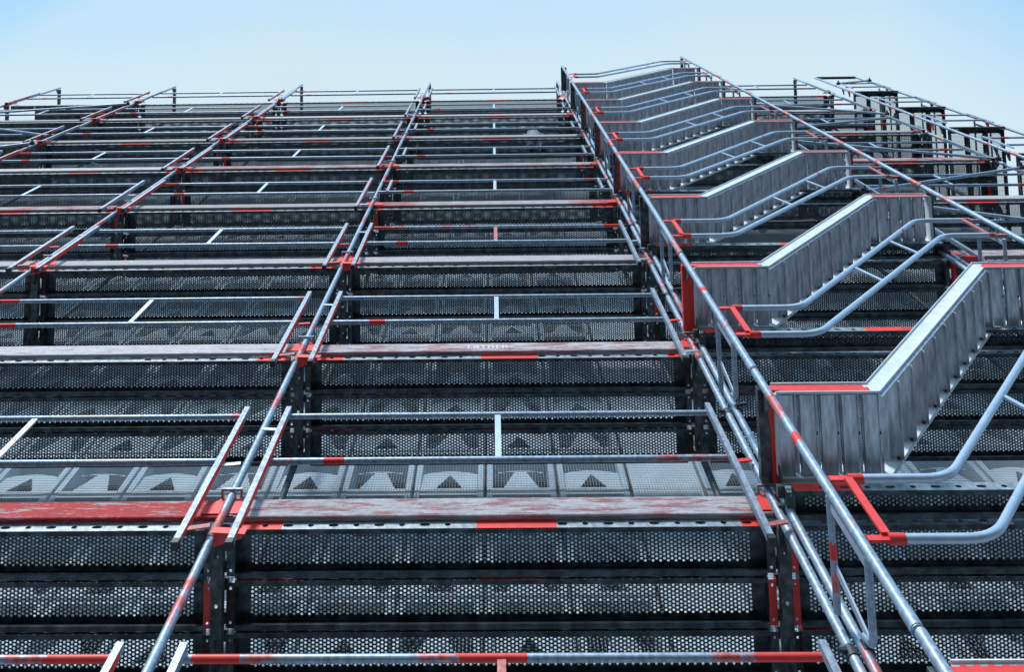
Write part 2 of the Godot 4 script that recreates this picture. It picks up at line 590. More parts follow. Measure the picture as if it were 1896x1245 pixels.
# ------------------------------------------------------------------ scaffold parts
func plank_mesh(length: float, width: float, marks: Array, front := "edge", big := 1.0) -> ArrayMesh:
	# x from 0 to length, z from 0 (front) to -width, y from 0 (flange) to 0.067 (walking face)
	var mb := MB.new()
	var H := 0.067
	var ex := 0.07
	var ez := 0.026
	var cols := int((length - 2 * ex) / 0.021)
	var cw := (length - 2 * ex) / cols
	var rows := int((width - 2 * ez) / 0.0208)
	var ch := (width - 2 * ez - 0.5 * 0.0208) / rows
	for c in cols:
		var x := ex + cw * (c + 0.5)
		var zoff := 0.0 if c % 2 == 0 else ch * 0.5
		var z0 := -ez
		if c % 2 == 1:
			mb.quad("deck", Vector3(x - cw / 2, H, z0), Vector3(x - cw / 2, H, z0 - zoff), Vector3(x + cw / 2, H, z0 - zoff), Vector3(x + cw / 2, H, z0))
		for r in rows:
			mb.holed("deck", Vector3(x, H, z0 - zoff - ch * (r + 0.5)), Vector3.RIGHT, Vector3(0, 0, -1), cw / 2, ch / 2, 0.0080 * big, 0.0073 * big, 0.002)
		var zend := z0 - zoff - ch * rows
		mb.quad("deck", Vector3(x - cw / 2, H, zend), Vector3(x - cw / 2, H, -width + ez), Vector3(x + cw / 2, H, -width + ez), Vector3(x + cw / 2, H, zend))
	for q in [[0.0, length, 0.0, -ez], [0.0, length, -width + ez, -width], [0.0, ex, -ez, -width + ez], [length - ex, length, -ez, -width + ez]]:
		mb.quad("deck", Vector3(q[0], H, q[2]), Vector3(q[0], H, q[3]), Vector3(q[1], H, q[3]), Vector3(q[1], H, q[2]))
	# side webs with round and oblong holes in two groups
	var pitch := 0.0628
	var n := int(length / pitch)
	var pw := length / n
	for side in 2:
		var z := 0.0 if side == 0 else -width
		for k in n:
			var x := pw * (k + 0.5)
			var key := front if side == 0 else "deck"
			for m in marks:
				if side == 0 and x > m[0] and x < m[1]:
					key = "red"
			var fx := x / length
			var grouped: bool = (fx > 0.02 and fx < 0.42) or (fx > 0.58 and fx < 0.98)
			var ux := Vector3.RIGHT if side == 0 else Vector3.LEFT
			if grouped and k % 2 == 0:
				var lng := k % 4 == 0
				mb.holed(key, Vector3(x, H * 0.47, z), ux, Vector3.UP, pw / 2, H * 0.47, 0.029 if lng else 0.017, 0.0125, 0.0, 0.12 if lng else 0.0)
				mb.quad(key, Vector3(x, H, z) - ux * pw / 2, Vector3(x, H, z) + ux * pw / 2, Vector3(x, H * 0.94, z) + ux * pw / 2, Vector3(x, H * 0.94, z) - ux * pw / 2)
			else:
				mb.quad(key, Vector3(x, H, z) - ux * pw / 2, Vector3(x, H, z) + ux * pw / 2, Vector3(x, 0, z) + ux * pw / 2, Vector3(x, 0, z) - ux * pw / 2)
	# bottom flanges with a small lip
	for q in [[-0.0005, -0.027, 1.0], [-width + 0.0005, -width + 0.027, -1.0]]:
		mb.quad("deck", Vector3(0, 0, q[0]), Vector3(0, 0, q[1]), Vector3(length, 0, q[1]), Vector3(length, 0, q[0]))
		mb.quad("deck", Vector3(0, 0, q[1]), Vector3(0, 0.014, q[1]), Vector3(length, 0.014, q[1]), Vector3(length, 0, q[1]))
	# closed ends
	for x in [0.0, length]:
		mb.quad("deck", Vector3(x, H, 0), Vector3(x, H, -width), Vector3(x, 0, -width), Vector3(x, 0, 0))
	return mesh_of(mb)

func hook_mesh(width: float, key: String) -> ArrayMesh:
	# end fitting of a plank: a plate with two holes and two claws; x from 0 (plank) to -0.045
	var mb := MB.new()
	var w := width - 0.02
	var n := 4
	for k in n:
		var z := -0.01 - w * (k + 0.5) / n
		if k == 0 or k == 3:
			mb.holed(key, Vector3(-0.0225, 0.004, z), Vector3.RIGHT, Vector3(0, 0, -1), 0.0225, w / n / 2, 0.008, 0.008)
			mb.span("zinc_old", Vector3(-0.085, 0.035, z - 0.03), Vector3(-0.045, 0.06, z + 0.03))
		else:
			mb.quad(key, Vector3(-0.045, 0.004, z + w / n / 2), Vector3(-0.045, 0.004, z - w / n / 2), Vector3(0, 0.004, z - w / n / 2), Vector3(0, 0.004, z + w / n / 2))
	mb.quad(key, Vector3(-0.045, 0.06, -0.01), Vector3(-0.045, 0.06, -width + 0.01), Vector3(-0.045, 0.004, -width + 0.01), Vector3(-0.045, 0.004, -0.01))
	return mesh_of(mb)

func make_planks() -> void:
	var length := 3.07 - 0.17
	var W := 0.25
	var marks := [[], [[1.28, 1.75]], [[-1.0, 0.26], [1.30, 1.74], [2.75, 4.0]], [[-1.0, 0.09], [2.62, 4.0]]]
	var protos := []
	for m in marks:
		protos.append(plank_mesh(length, W, m))
	var dull := [plank_mesh(length, W, [], "deck"), plank_mesh(length, W, [[-1.0, 0.35], [1.35, 1.72]], "deck")]
	var hooks := [hook_mesh(W, "zinc_old"), hook_mesh(W, "stain"), hook_mesh(W, "red")]
	var slim := plank_mesh(length, 0.15, [[-1.0, 0.4], [1.25, 1.7]])
	var slim_hook := hook_mesh(0.15, "zinc_old")
	var row_word := ["front of three", "middle of three", "rear of three"]
	for k in range(1, 9):
		var h := DECK + 2.0 * (k - 1)
		for b in range(0, 6):
			if b == 0 and k >= 6:
				continue
			var xa: float = POSTS[b]
			var L: float = POSTS[b + 1] - xa
			for j in 3:
				var d := 3.122 + 0.262 * j
				if not seen([pos(xa, h, d), pos(xa + L, h, d), pos(xa + L, h, d + 0.25), pos(xa, h, d + 0.25)]):
					continue
				var t := thing("steel_plank", "perforated steel plank, %s, %s level up, %s" % [row_word[j], COUNT_WORD[k], BAY_WORD[b]], "scaffold plank", pos(xa, h, d), "perforated planks of the wall scaffold")
				var v := 0
				if j == 0 and b != 4:
					v = [1, 2, 3, 2, 1, 3, 2, 0][(k * 3 + b * 2) % 8]
					if b == 3 and k <= 2:
						v = 2
				var s := (L - 0.17) / length
				var p := part("deck_sheet", protos[v] if j == 0 else dull[1 if (k + b + j) % 5 == 2 or (k == 1 and b == 3 and j == 1) else 0], t)
				p.position = Vector3(0.085, 0, 0)
				p.scale = Vector3(s, 1, 1.0)
				t.rotation = Vector3(rng.randfn(0, 0.004), 0, rng.randfn(0, 0.0008))
				var e := part("end_hook", hooks[[0, 1, 0, 2, 0, 1, 0][rng.randi() % 7]], t)
				e.position = Vector3(0.0848, 0, 0)
				e = part("end_hook", hooks[[0, 1, 0, 2, 0, 1, 0][rng.randi() % 7]], t)
				e.transform = Transform3D(Basis(Vector3.UP, PI), Vector3(L - 0.0848, 0, -W))
		if k <= 7:
			var d := 2.945
			var xa: float = POSTS[4]
			var L: float = POSTS[5] - xa
			var s := (L - 0.17) / length
			if seen([pos(xa, h, d), pos(xa + L, h, d)]):
				var t := thing("narrow_plank", "narrow perforated plank between stair tower and planks, %s level up" % COUNT_WORD[k], "scaffold plank", pos(xa, h, d), "narrow planks beside the stair tower")
				var p := part("deck_sheet", slim, t)
				p.position = Vector3(0.085, 0, 0)
				p.scale = Vector3(s, 1, 1)
				var e := part("end_hook", slim_hook, t)
				e.position = Vector3(0.0848, 0, 0)
				e = part("end_hook", slim_hook, t)
				e.transform = Transform3D(Basis(Vector3.UP, PI), Vector3(L - 0.0848, 0, -0.15))
	# ribbed aluminium decks in the far left bay
	for k in range(6, 9):
		var h := DECK + 2.0 * (k - 1)
		var xa: float = POSTS[0]
		var L: float = POSTS[1] - xa
		var what := "ribbed metal deck with an open hatch, top level of the far left bay" if k == 8 else "ribbed metal deck, %s deck level up in the far left bay" % COUNT_WORD[k]
		var t := thing("ribbed_deck", what, "scaffold deck", pos(xa, h, 3.122), "ribbed decks in the far left bay")
		if k == 8:
			ribbed(t, 0.58, L - 0.05, 0.0, 0.775)
			ribbed(t, 0.05, 0.58, 0.0, 0.07)
			ribbed(t, 0.05, 0.58, 0.55, 0.775)
		else:
			ribbed(t, 0.05, L - 0.05, 0.0, 0.775)
		var fr := MB.new()
		fr.span("edge", Vector3(0.05, -0.004, 0.0), Vector3(L - 0.05, 0.075, 0.012))
		part("side_rail", fr, t)
		fr = MB.new()
		fr.span("zinc_old", Vector3(0.05, -0.004, -0.787), Vector3(L - 0.05, 0.075, -0.775))
		part("side_rail", fr, t)

func ribbed(t: Node3D, xa: float, xb: float, za: float, zb: float) -> void:
	var x := xa
	while x < xb - 0.1:
		var mb := MB.new()
		var end: float = min(x + 0.252, xb)
		var q := x
		while q < end - 0.03:
			mb.span("ribs", Vector3(q + 0.002, 0.012, -zb), Vector3(q + 0.030, 0.022, -za))
			mb.span("ribs", Vector3(q + 0.030, 0.012, -zb), Vector3(q + 0.044, 0.05, -za))
			q += 0.042
		part("deck_board", mb, t)
		x += 0.252

func frame(xi: float, k: int, d_out: float, d_in: float, joint: float, tall: float, label: String, group: String, opts := {}) -> void:
	# posts, cross beam, gussets and toe board bracket of one lift
	var t := thing("scaffold_frame", label, "scaffold frame", pos(xi, joint, d_out), group)
	t.rotation = Vector3(rng.randfn(0, 0.0012), 0, rng.randfn(0, 0.0012))
	var sh: float = opts.get("shift", 0.0)
	var zi := -(d_in - d_out)
	var r := 0.0242
	var paints := []
	var roll := rng.randi() % 5
	if opts.get("paint", true):
		if roll <= 1:
			paints.append([0.06, rng.randf_range(0.22, 0.5), "worn", 0.75])
		elif roll == 2:
			paints.append([0.03, rng.randf_range(0.2, 0.42), "worn", 0.97])
		if rng.randf() < 0.4:
			var a := rng.randf_range(0.9, 1.3)
			paints.append([a, a + 0.07, "red", 1.0])
		if rng.randf() < 0.6:
			var a := rng.randf_range(1.25, 1.5)
			paints.append([a, a + rng.randf_range(0.15, 0.35), "worn", 0.7])
		if rng.randf() < 0.4:
			paints.append([rng.randf_range(0.5, 0.6), rng.randf_range(0.68, 0.85), "worn", 0.4])
	var mb := MB.new()
	mb.tube("zinc", [Vector3(0, 0.006, 0), Vector3(0, tall - 0.006, 0)], r, 14, paints, true, k * 3.1 + xi)
	mb.tube("worn" if roll <= 2 else "zinc", [Vector3(0, 0.012, 0), Vector3(0, 0.105, 0)], r + 0.0028, 14, [], true)
	part("outer_post", mb, t)
	mb = MB.new()
	mb.tube("zinc" if opts.get("bright", false) else "zinc_old", [Vector3(sh, 0.006, zi), Vector3(sh, tall - 0.006, zi)], r, 12, [[0.2, 0.7, "worn", 0.5]] if opts.get("bright", false) and k % 2 == 0 else [], true, k * 1.7)
	part("inner_post", mb, t)
	# cross beam, a channel that carries the plank hooks
	var red: bool = opts.get("red_beam", false)
	var yb: float = opts.get("beam", 0.11)
	for y in ([yb, tall - 0.07] if opts.get("top", false) else [yb]):
		mb = MB.new()
		var key := "red" if red and y == yb else "zinc_old"
		var a := Vector3(0, y, -0.03)
		var b := Vector3(sh, y, zi + 0.03)
		var n := int((b - a).length() / 0.08)
		for q in n:
			var c := a.lerp(b, (q + 0.5) / n)
			mb.holed(key, c, Vector3.RIGHT, Vector3(0, 0, -1), 0.029, (b - a).length() / n / 2 + 0.0002, 0.011, 0.011 if q % 3 == 1 else 0.0001)
		for s in [-1, 1]:
			var fk := "red" if opts.get("stripe", false) and s == 1 else key
			mb.span(fk, Vector3(minf(a.x, b.x) + s * 0.029 - 0.002, y - 0.001, b.z), Vector3(maxf(a.x, b.x) + s * 0.029 + 0.002, y + 0.05, a.z))
		if opts.get("stripe", false) and y == yb:
			mb.bar("red", Vector3(0.018, y - 0.0025, -0.06), Vector3(sh + 0.018, y - 0.0025, zi + 0.04), 0.018, 0.003, Vector3.RIGHT)
		part("cross_beam", mb, t)
		for q in [[0.0, -1.0, 0.0], [zi, 1.0, sh]]:
			mb = MB.new()
			mb.plate("zinc_old", Vector3(q[2], y - 0.003, q[0] + q[1] * 0.024), Vector3(0, 0, q[1]), Vector3.UP, PackedVector2Array([Vector2(0, 0), Vector2(0, -0.13), Vector2(0.02, -0.13), Vector2(0.13, -0.02), Vector2(0.13, 0)]), 0.006)
			part("gusset", mb, t)
	if opts.get("wings", true):
		var key := "red" if rng.randf() < 0.85 else "stain"
		for s in [-1.0, 1.0]:
			mb = MB.new()
			mb.plate(key, Vector3(s * 0.026, 0.235, -0.012), Vector3(s, 0, 0), Vector3.UP, PackedVector2Array([Vector2(0, 0), Vector2(0.105, 0.0), Vector2(0.105, 0.05), Vector2(0.012, 0.15), Vector2(0, 0.15)]), 0.005)
			part("toe_board_bracket", mb, t)
		mb = MB.new()
		mb.bar("zinc", Vector3(-0.06, 0.385, 0.03), Vector3(0.06, 0.385, 0.03), 0.012, 0.012, Vector3.UP)
		for s in [-1.0, 1.0]:
			mb.bar("zinc", Vector3(s * 0.055, 0.385, 0.03), Vector3(s * 0.055, 0.385, -0.02), 0.012, 0.012, Vector3.UP)
		part("toe_board_pin", mb, t)

func make_frames() -> void:
	for i in POSTS.size():
		for k in range(0, 9):
			var joint := JOINT + 2.0 * (k - 1)
			var tall := 2.44 if k == 8 else 2.0
			var x: float = POSTS[i]
			if not seen([pos(x, joint, D_OUT), pos(x, joint + tall, D_OUT), pos(x, joint + tall, D_IN), pos(x, joint, D_IN)]):
				continue
			var lv := "top lift" if k == 8 else ("lowest visible lift" if k == 0 else "%s lift" % COUNT_WORD[k])
			frame(x, k, D_OUT, D_IN, joint, tall, "galvanised scaffold frame, %s, %s" % [lv, POST_WORD[i]], "frames of the wall scaffold",
				{"top": k == 8, "wings": k >= 1 and k <= 8, "red_beam": i == 5 and k in [2, 3]})
	# stair tower frames
	for e in 2:
		for k in range(-1, 9):
			var joint := 5.46 + 2.0 * (k - 1)
			var tall := 2.0
			if e == 0 and k == 8:
				continue
			if e == 0 and k == 7:
				tall = 2.22
			if e == 1 and k == 8:
				tall = 1.62
			var x := 1.52 if e == 0 else 4.47
			if not seen([pos(x, joint, 2.49), pos(x, joint + tall, 2.49), pos(x, joint, 3.055), pos(x, joint + tall, 3.055)]):
				continue
			var top: bool = (e == 0 and k == 7) or (e == 1 and k == 8)
			frame(x, k, 2.49, 3.055, joint, tall, "stair tower frame with red beam, %s lift of its %s end" % ["bottom" if k < 0 else ("lowest" if k == 0 else COUNT_WORD[k]), "left" if e == 0 else "right"], "frames of the stair tower",
				{"shift": 0.06 if e == 0 else -0.0, "bright": true, "wings": false, "red_beam": k == 2, "stripe": k % 4 != 3, "beam": -0.16 if not (e == 1 and k == 0) else 0.1, "top": top})

func make_toe_boards() -> void:
	var pick := {31: "wood_worn", 32: "wood_pink", 33: "wood_grey", 34: "wood_ends", 35: "wood_worn", 36: "wood_plain", 37: "wood_grey",
		21: "wood_red", 22: "wood_pale", 23: "wood_grey", 24: "wood_plain", 25: "wood_faded", 26: "wood_plain", 27: "wood_pale",
		13: "wood_grey", 14: "wood_faded", 15: "wood_pale", 16: "wood_plain", 17: "wood_grey", 55: "wood_faded", 54: "wood_grey", 53: "wood_worn"}
	var words := {"wood_worn": "grey toe board with worn red paint", "wood_pink": "pinkish worn timber toe board", "wood_grey": "weathered grey timber toe board",
		"wood_ends": "timber toe board with bright red ends", "wood_red": "red painted timber toe board", "wood_pale": "pale bleached timber toe board",
		"wood_plain": "plain dull timber toe board", "wood_faded": "faded red timber toe board"}
	for k in range(1, 8):
		for b in [0, 1, 2, 3, 5]:
			var xa: float = POSTS[b]
			var L: float = POSTS[b + 1] - xa
			var h := 5.148 + 2.0 * (k - 1)
			if not seen([pos(xa, h, 3.1), pos(xa + L, h, 3.1)]):
				continue
			var key: String = pick.get(b * 10 + k, "wood_plain" if (k + b) % 2 else "wood_grey")
			var lab: String = words[key]
			if b == 3 and k == 2:
				lab = "pinkish timber toe board lettered in white"
			var t := thing("toe_board", "%s, %s level up, %s" % [lab, COUNT_WORD[k], BAY_WORD[b]], "toe board", pos(xa, h, 3.091), "timber toe boards of the wall scaffold")
			t.rotation = Vector3(rng.randfn(0, 0.02), 0, rng.randfn(0, 0.0016))
			var mb := MB.new()
			var x0 := 0.012
			var x1 := L - 0.012
			var y1 := 0.15
			var w := -0.027
			var f := 0.004
			mb.quad(key, Vector3(x0, y1 - f, 0), Vector3(x1, y1 - f, 0), Vector3(x1, f, 0), Vector3(x0, f, 0), [Vector2(0, 0), Vector2(1, 0), Vector2(1, 1), Vector2(0, 1)])
			mb.quad(key, Vector3(x0, y1, -f), Vector3(x1, y1, -f), Vector3(x1, y1 - f, 0), Vector3(x0, y1 - f, 0), [Vector2(0, 0), Vector2(1, 0), Vector2(1, 0.04), Vector2(0, 0.04)])
			mb.quad(key, Vector3(x0, f, 0), Vector3(x1, f, 0), Vector3(x1, 0, -f), Vector3(x0, 0, -f), [Vector2(0, 0.9), Vector2(1, 0.9), Vector2(1, 1), Vector2(0, 1)])
			mb.quad(key, Vector3(x0, 0, -f), Vector3(x1, 0, -f), Vector3(x1, 0, w), Vector3(x0, 0, w), [Vector2(0, 0.5), Vector2(1, 0.5), Vector2(1, 1), Vector2(0, 1)])
			mb.quad(key, Vector3(x0, y1, w), Vector3(x1, y1, w), Vector3(x1, y1, -f), Vector3(x0, y1, -f), [Vector2(0, 0), Vector2(1, 0), Vector2(1, 0.4), Vector2(0, 0.4)])
			mb.quad(key, Vector3(x1, y1, w), Vector3(x0, y1, w), Vector3(x0, 0, w), Vector3(x1, 0, w), [Vector2(1, 0), Vector2(0, 0), Vector2(0, 1), Vector2(1, 1)])
			part("board", mb, t)
			for x in [x0, x1]:
				mb = MB.new()
				mb.span("zinc_old" if (k + b) % 3 else "red", Vector3(x - 0.006, 0.002, w - 0.004), Vector3(x + 0.04 if x == x0 else x + 0.006, y1 - 0.002, 0.004) if x == x0 else Vector3(x + 0.006, y1 - 0.002, 0.004))
				part("end_fitting", mb, t)
			if b == 3 and k == 2:
				var tm := TextMesh.new()
				var fnt := SystemFont.new()
				fnt.font_names = PackedStringArray(["Droid Sans"])
				fnt.font_weight = 700
				tm.font = fnt
				tm.text = "LAYHER"
				tm.font_size = 64
				tm.pixel_size = 0.0014
				tm.depth = 0.002
				std("lettering", Color(0.62, 0.58, 0.62), 0.75)
				tm.material = M["lettering"]
				var tp := part("lettering", tm, t)
				tp.position = Vector3(1.46, 0.075, 0.0005)

func guard(b: int, k: int, style: int) -> void:
	var xa: float = POSTS[b]
	var L: float = POSTS[b + 1] - xa
	var joint := JOINT + 2.0 * (k - 1)
	var d := 3.044
	if not seen([pos(xa, joint + 0.66, d), pos(xa + L, joint + 0.66, d), pos(xa + L, joint + 1.175, d), pos(xa, joint + 1.175, d)]):
		return
	var lv := "below first level" if k == 0 else ("top level" if k == 8 else "%s level up" % COUNT_WORD[k])
	var t := thing("double_guardrail", "double tube guardrail, %s, %s" % [lv, BAY_WORD[b]], "guardrail", pos(xa, joint, d), "double guardrails of the wall scaffold")
	t.rotation = Vector3(0, 0, rng.randfn(0, 0.0016))
	var a := 0.14
	var e := 0.02 if style == 2 else a
	var mb := MB.new()
	var x := 0.42 if b != 5 else 2.1
	var pb := []
	var pt := []
	if k == 0:
		pt = [[0.05, 0.26, "red", 1.0], [0.24, 0.42, "worn", 0.7], [1.2, 1.5, "red", 1.0], [1.02, 1.22, "worn", 0.7], [2.5, 2.85, "red", 1.0], [2.3, 2.52, "worn", 0.75]]
	elif k == 3 and b == 3:
		pt = [[0.0, 0.22, "red", 1.0], [0.2, 0.4, "worn", 0.8], [2.6, 2.85, "red", 1.0], [0.7, 1.2, "worn", 0.5]]
	elif k == 1 and b == 3:
		pb = [[0.0, 0.15, "worn", 0.6], [2.3, 2.8, "worn", 0.6]]
	elif rng.randf() < 0.35:
		pt = [[0.0, 0.2, "red", 1.0], [2.7, 2.9, "worn", 0.7]]
	pb.append([x - 0.085, x + 0.085, "red", 1.0])
	var ty := 1.175
	var my := 0.66
	mb.tube("zinc", [Vector3(e, ty, 0), Vector3(L - e, ty, 0)], 0.0165, 12, pt, true, b * 7.0 + k)
	part("top_rail", mb, t)
	mb = MB.new()
	mb.tube("zinc", [Vector3(e, my, 0), Vector3(L - e, my, 0)], 0.018, 12, pb, true, b * 5.0 + k)
	part("middle_rail", mb, t)
	mb = MB.new()
	var ck := "worn" if (k == 0 or k == 3) and b == 3 else "alu"
	mb.bar(ck, Vector3(L / 2, my + 0.012, 0), Vector3(L / 2, ty - 0.012, 0), 0.038, 0.014, Vector3.RIGHT)
	part("centre_strut", mb, t)
	for s in 2:
		var px := a if s == 0 else L - a
		var sg := 1.0 if s == 0 else -1.0
		var lo := -0.12 if style == 1 else my - 0.012
		mb = MB.new()
		var z := 0.034 if style == 1 else 0.0
		var pk := "post"
		mb.bar(pk, Vector3(px, lo, z), Vector3(px, ty + 0.022, z), 0.034, 0.040, Vector3.RIGHT)
		# painted flank of the bar
		if rng.randf() < 0.85:
			mb.bar("red" if rng.randf() < 0.8 else "worn", Vector3(px + 0.0175, lo + 0.05, z), Vector3(px + 0.0175, ty - rng.randf_range(0.0, 0.4), z), 0.0015, 0.0375, Vector3.RIGHT)
		var post := part("end_post", mb, t)
		if style == 1:
			mb = MB.new()
			mb.box("plug", Vector3(px, lo - 0.017, z), Vector3(0.038, 0.036, 0.043))
			part("end_cap", mb, post)
			mb = MB.new()
			if s == 1:
				mb.bar("alu" if rng.randf() < 0.6 else "worn", Vector3(px + 0.01, -0.02, 0.036), Vector3(L - 0.012, 0.016, 0.030), 0.03, 0.008, Vector3.UP)
				part("post_bracket", mb, post)
				mb = MB.new()
				mb.bar("alu" if rng.randf() < 0.5 else "red", Vector3(px + 0.015, 0.60, 0.012), Vector3(L - 0.02, 0.62, 0.010), 0.028, 0.008, Vector3.UP)
			else:
				mb.plate("red", Vector3(0.02, -0.012, 0.034), Vector3(1, 0, 0), Vector3(0, 0, -1), PackedVector2Array([Vector2(0, 0), Vector2(0.15, 0), Vector2(0.15, 0.05), Vector2(0, 0.09)]), 0.007)
				mb.bar("red", Vector3(0.02, -0.03, 0.036), Vector3(px + 0.06, -0.045, 0.037), 0.045, 0.006, Vector3.UP)
				part("post_bracket", mb, post)
				mb = MB.new()
				mb.bar("alu" if rng.randf() < 0.6 else "red", Vector3(0.02, 1.0, 0.012), Vector3(px, 0.985, 0.012), 0.028, 0.008, Vector3.UP)
			part("post_bracket", mb, post)

func make_guards() -> void:
	for k in range(0, 9):
		for b in [0, 1, 2, 3, 5]:
			guard(b, k, 2 if (b == 3 and k >= 4 and k <= 7) else 1)

func brace(a: Vector3, b: Vector3, label: String, red := []) -> void:
	var t := thing("diagonal_brace", label, "brace", a, "diagonal braces of the wall scaffold")
	var mb := MB.new()
	mb.tube("zinc", [Vector3.ZERO, b - a], 0.0205, 10, red)
	part("tube", mb, t)
	for e in 2:
		mb = MB.new()
		var o := Vector3.ZERO if e == 0 else b - a
		mb.tube("iron", [o - (b - a).normalized() * 0.035, o + (b - a).normalized() * 0.035], 0.032, 12)
		mb.box("iron", o + Vector3(0.0, 0.0, 0.045), Vector3(0.02, 0.025, 0.05))
		part("coupler", mb, t)

func make_braces() -> void:
	var d := 3.005
	brace(pos(4.60, 11.23, d), pos(7.18, 12.30, d), "long bare diagonal brace rising to the right between fifth levels right of stair tower", [[0.28, 0.34, "red", 1.0]])
	brace(pos(4.60, 17.88, d), pos(7.16, 16.30, d), "diagonal brace falling to the right just under the top right planks")
	brace(pos(4.60, 15.03, d), pos(7.16, 15.99, d), "diagonal brace rising to the right at the seventh level right of stair tower")
	brace(pos(4.60, 14.22, d), pos(7.16, 12.80, d), "diagonal brace falling to the right at the sixth level right of stair tower")
	brace(pos(4.60, 10.80, d), pos(7.16, 9.2, d), "diagonal brace falling to the right at the fourth level right of stair tower")
	brace(pos(-7.69, 18.52, d), pos(-10.50, 17.46, d), "diagonal brace falling left from the top of the second post line")
	brace(pos(-7.69, 15.28, d), pos(-10.50, 16.77, d), "diagonal brace rising left across the far left bay")
	brace(pos(-7.69, 14.70, d), pos(-10.50, 12.82, d), "diagonal brace falling left under the sixth level at the left edge")

# ------------------------------------------------------------------ stair tower
func stair_proto() -> Node3D:
	var t := thing("stair_flight", "", "stair flight", Vector3.ZERO, "aluminium stair flights of the stair tower")
	var x_land := 0.585
	var x_up := 2.265
	var x_end := 2.84
	var rise := 1.93
	var deep := 0.44
	# stringers: a channel with flanges, following landing, slope, landing
	for s in 2:
		var mb := MB.new()
		var z := 0.0 if s == 0 else -deep
		var top := [Vector3(0.0, 0.105, z), Vector3(x_land - 0.03, 0.105, z), Vector3(x_up - 0.04, 0.105 + rise, z), Vector3(x_end, 0.105 + rise, z)]
		var bot := [Vector3(0.0, 0.0, z), Vector3(x_land + 0.005, 0.0, z), Vector3(x_up, rise, z), Vector3(x_end, rise, z)]
		if s == 1:
			bot = [Vector3(0.0, -0.03, z), Vector3(x_land + 0.02, -0.03, z), Vector3(x_up, rise - 0.05, z), Vector3(x_end, rise - 0.05, z)]
		var out := 0.014 if s == 0 else -0.02
		for q in 3:
			var front := Vector3(0, 0, 0.003)
			mb.quad("stringer", top[q] + front, top[q + 1] + front, bot[q + 1] + front, bot[q] + front)
			mb.quad("stringer", top[q + 1] - front, top[q] - front, bot[q] - front, bot[q + 1] - front)
			var o := Vector3(0, 0, out)
			for line in [top, bot]:
				var tk := Vector3(0, 0.002 if line == top else -0.002, 0)
				mb.quad("stringer", line[q] + tk, line[q + 1] + tk, line[q + 1] + o + tk, line[q] + o + tk)
				mb.quad("stringer", line[q] + o - tk * 2.0, line[q + 1] + o - tk * 2.0, line[q + 1] - tk * 2.0, line[q] - tk * 2.0)
				mb.quad("stringer", line[q] + o + tk, line[q + 1] + o + tk, line[q + 1] + o - tk * 2.0, line[q] + o - tk * 2.0)
		if s == 0:
			var q := Vector3(0, -0.03, -0.004)
			mb.quad("stair", bot[1] + Vector3(0, 0, -0.004), bot[2] + Vector3(0, 0, -0.004), bot[2] + q, bot[1] + q)
		part("stringer", mb, t)
	# red painted landing faces
	for q in [[0.0, x_land - 0.035, 0.0], [x_up - 0.0, x_end, rise]]:
		var mb := MB.new()
		var n := 22
		for k in n:
			var a: float = lerpf(q[0], q[1], k / float(n))
			var b: float = lerpf(q[0], q[1], (k + 1) / float(n))
			var ya := 0.004 + 0.008 * absf(sin(k * 2.3))
			var yb := 0.096 - 0.008 * absf(sin(k * 1.7 + 1.0))
			if (k == 0 or k == n - 1):
				ya += 0.02
				yb -= 0.025
			mb.quad("red", Vector3(a, q[2] + yb, 0.0052), Vector3(b, q[2] + yb, 0.0052), Vector3(b, q[2] + ya, 0.0052), Vector3(a, q[2] + ya, 0.0052))
		part("red_paint", mb, t)
	# landing boards with ribs
	var board := MB.new()
	board.span("stair", Vector3(0.002, 0.030, -deep + 0.004), Vector3(0.088, 0.036, -0.004))
	board.span("stair", Vector3(0.006, 0.008, -deep + 0.004), Vector3(0.010, 0.030, -0.004))
	board.span("stair", Vector3(0.080, 0.008, -deep + 0.004), Vector3(0.084, 0.030, -0.004))
	board.span("stair", Vector3(0.010, 0.008, -deep + 0.004), Vector3(0.080, 0.0105, -0.004))
	board.span("stair", Vector3(0.088, 0.046, -deep + 0.004), Vector3(0.122, 0.050, -0.004))
	board.span("stair", Vector3(0.102, 0.030, -deep + 0.004), Vector3(0.105, 0.046, -0.004))
	board.span("iron", Vector3(0.100, 0.026, -deep * 0.52), Vector3(0.107, 0.031, -deep * 0.48))
	var bm := mesh_of(board)
	for k in 5:
		var p := part("landing_board", bm, t)
		p.position = Vector3(0.005 + 0.12 * k, -0.012, 0)
	for k in 4:
		var p := part("landing_board", bm, t)
		p.position = Vector3(x_up + 0.035 + 0.12 * k, rise - 0.012, 0)
	# end beams of the landings
	var eb := MB.new()
	eb.span("stringer", Vector3(-0.01, 0.0, -deep), Vector3(0.02, 0.09, -0.002))
	part("end_beam", eb, t)
	eb = MB.new()
	eb.span("stringer", Vector3(x_end - 0.02, rise, -deep), Vector3(x_end + 0.01, rise + 0.09, -0.002))
	part("end_beam", eb, t)
	# treads
	var tr := MB.new()
	tr.span("stair", Vector3(0.0, 0.022, -deep + 0.004), Vector3(0.138, 0.028, -0.004))
	tr.span("stair", Vector3(0.0, 0.0, -deep + 0.004), Vector3(0.004, 0.022, -0.004))
	tr.span("stair", Vector3(0.134, 0.0, -deep + 0.004), Vector3(0.138, 0.022, -0.004))
	tr.span("stair", Vector3(0.055, 0.004, -deep + 0.004), Vector3(0.058, 0.022, -0.004))
	tr.span("stair", Vector3(0.004, 0.004, -deep + 0.004), Vector3(0.055, 0.0065, -0.004))
	for x in [0.02, 0.11]:
		tr.box("iron", Vector3(x, 0.012, -deep + 0.012), Vector3(0.016, 0.012, 0.012))
	var tm := mesh_of(tr)
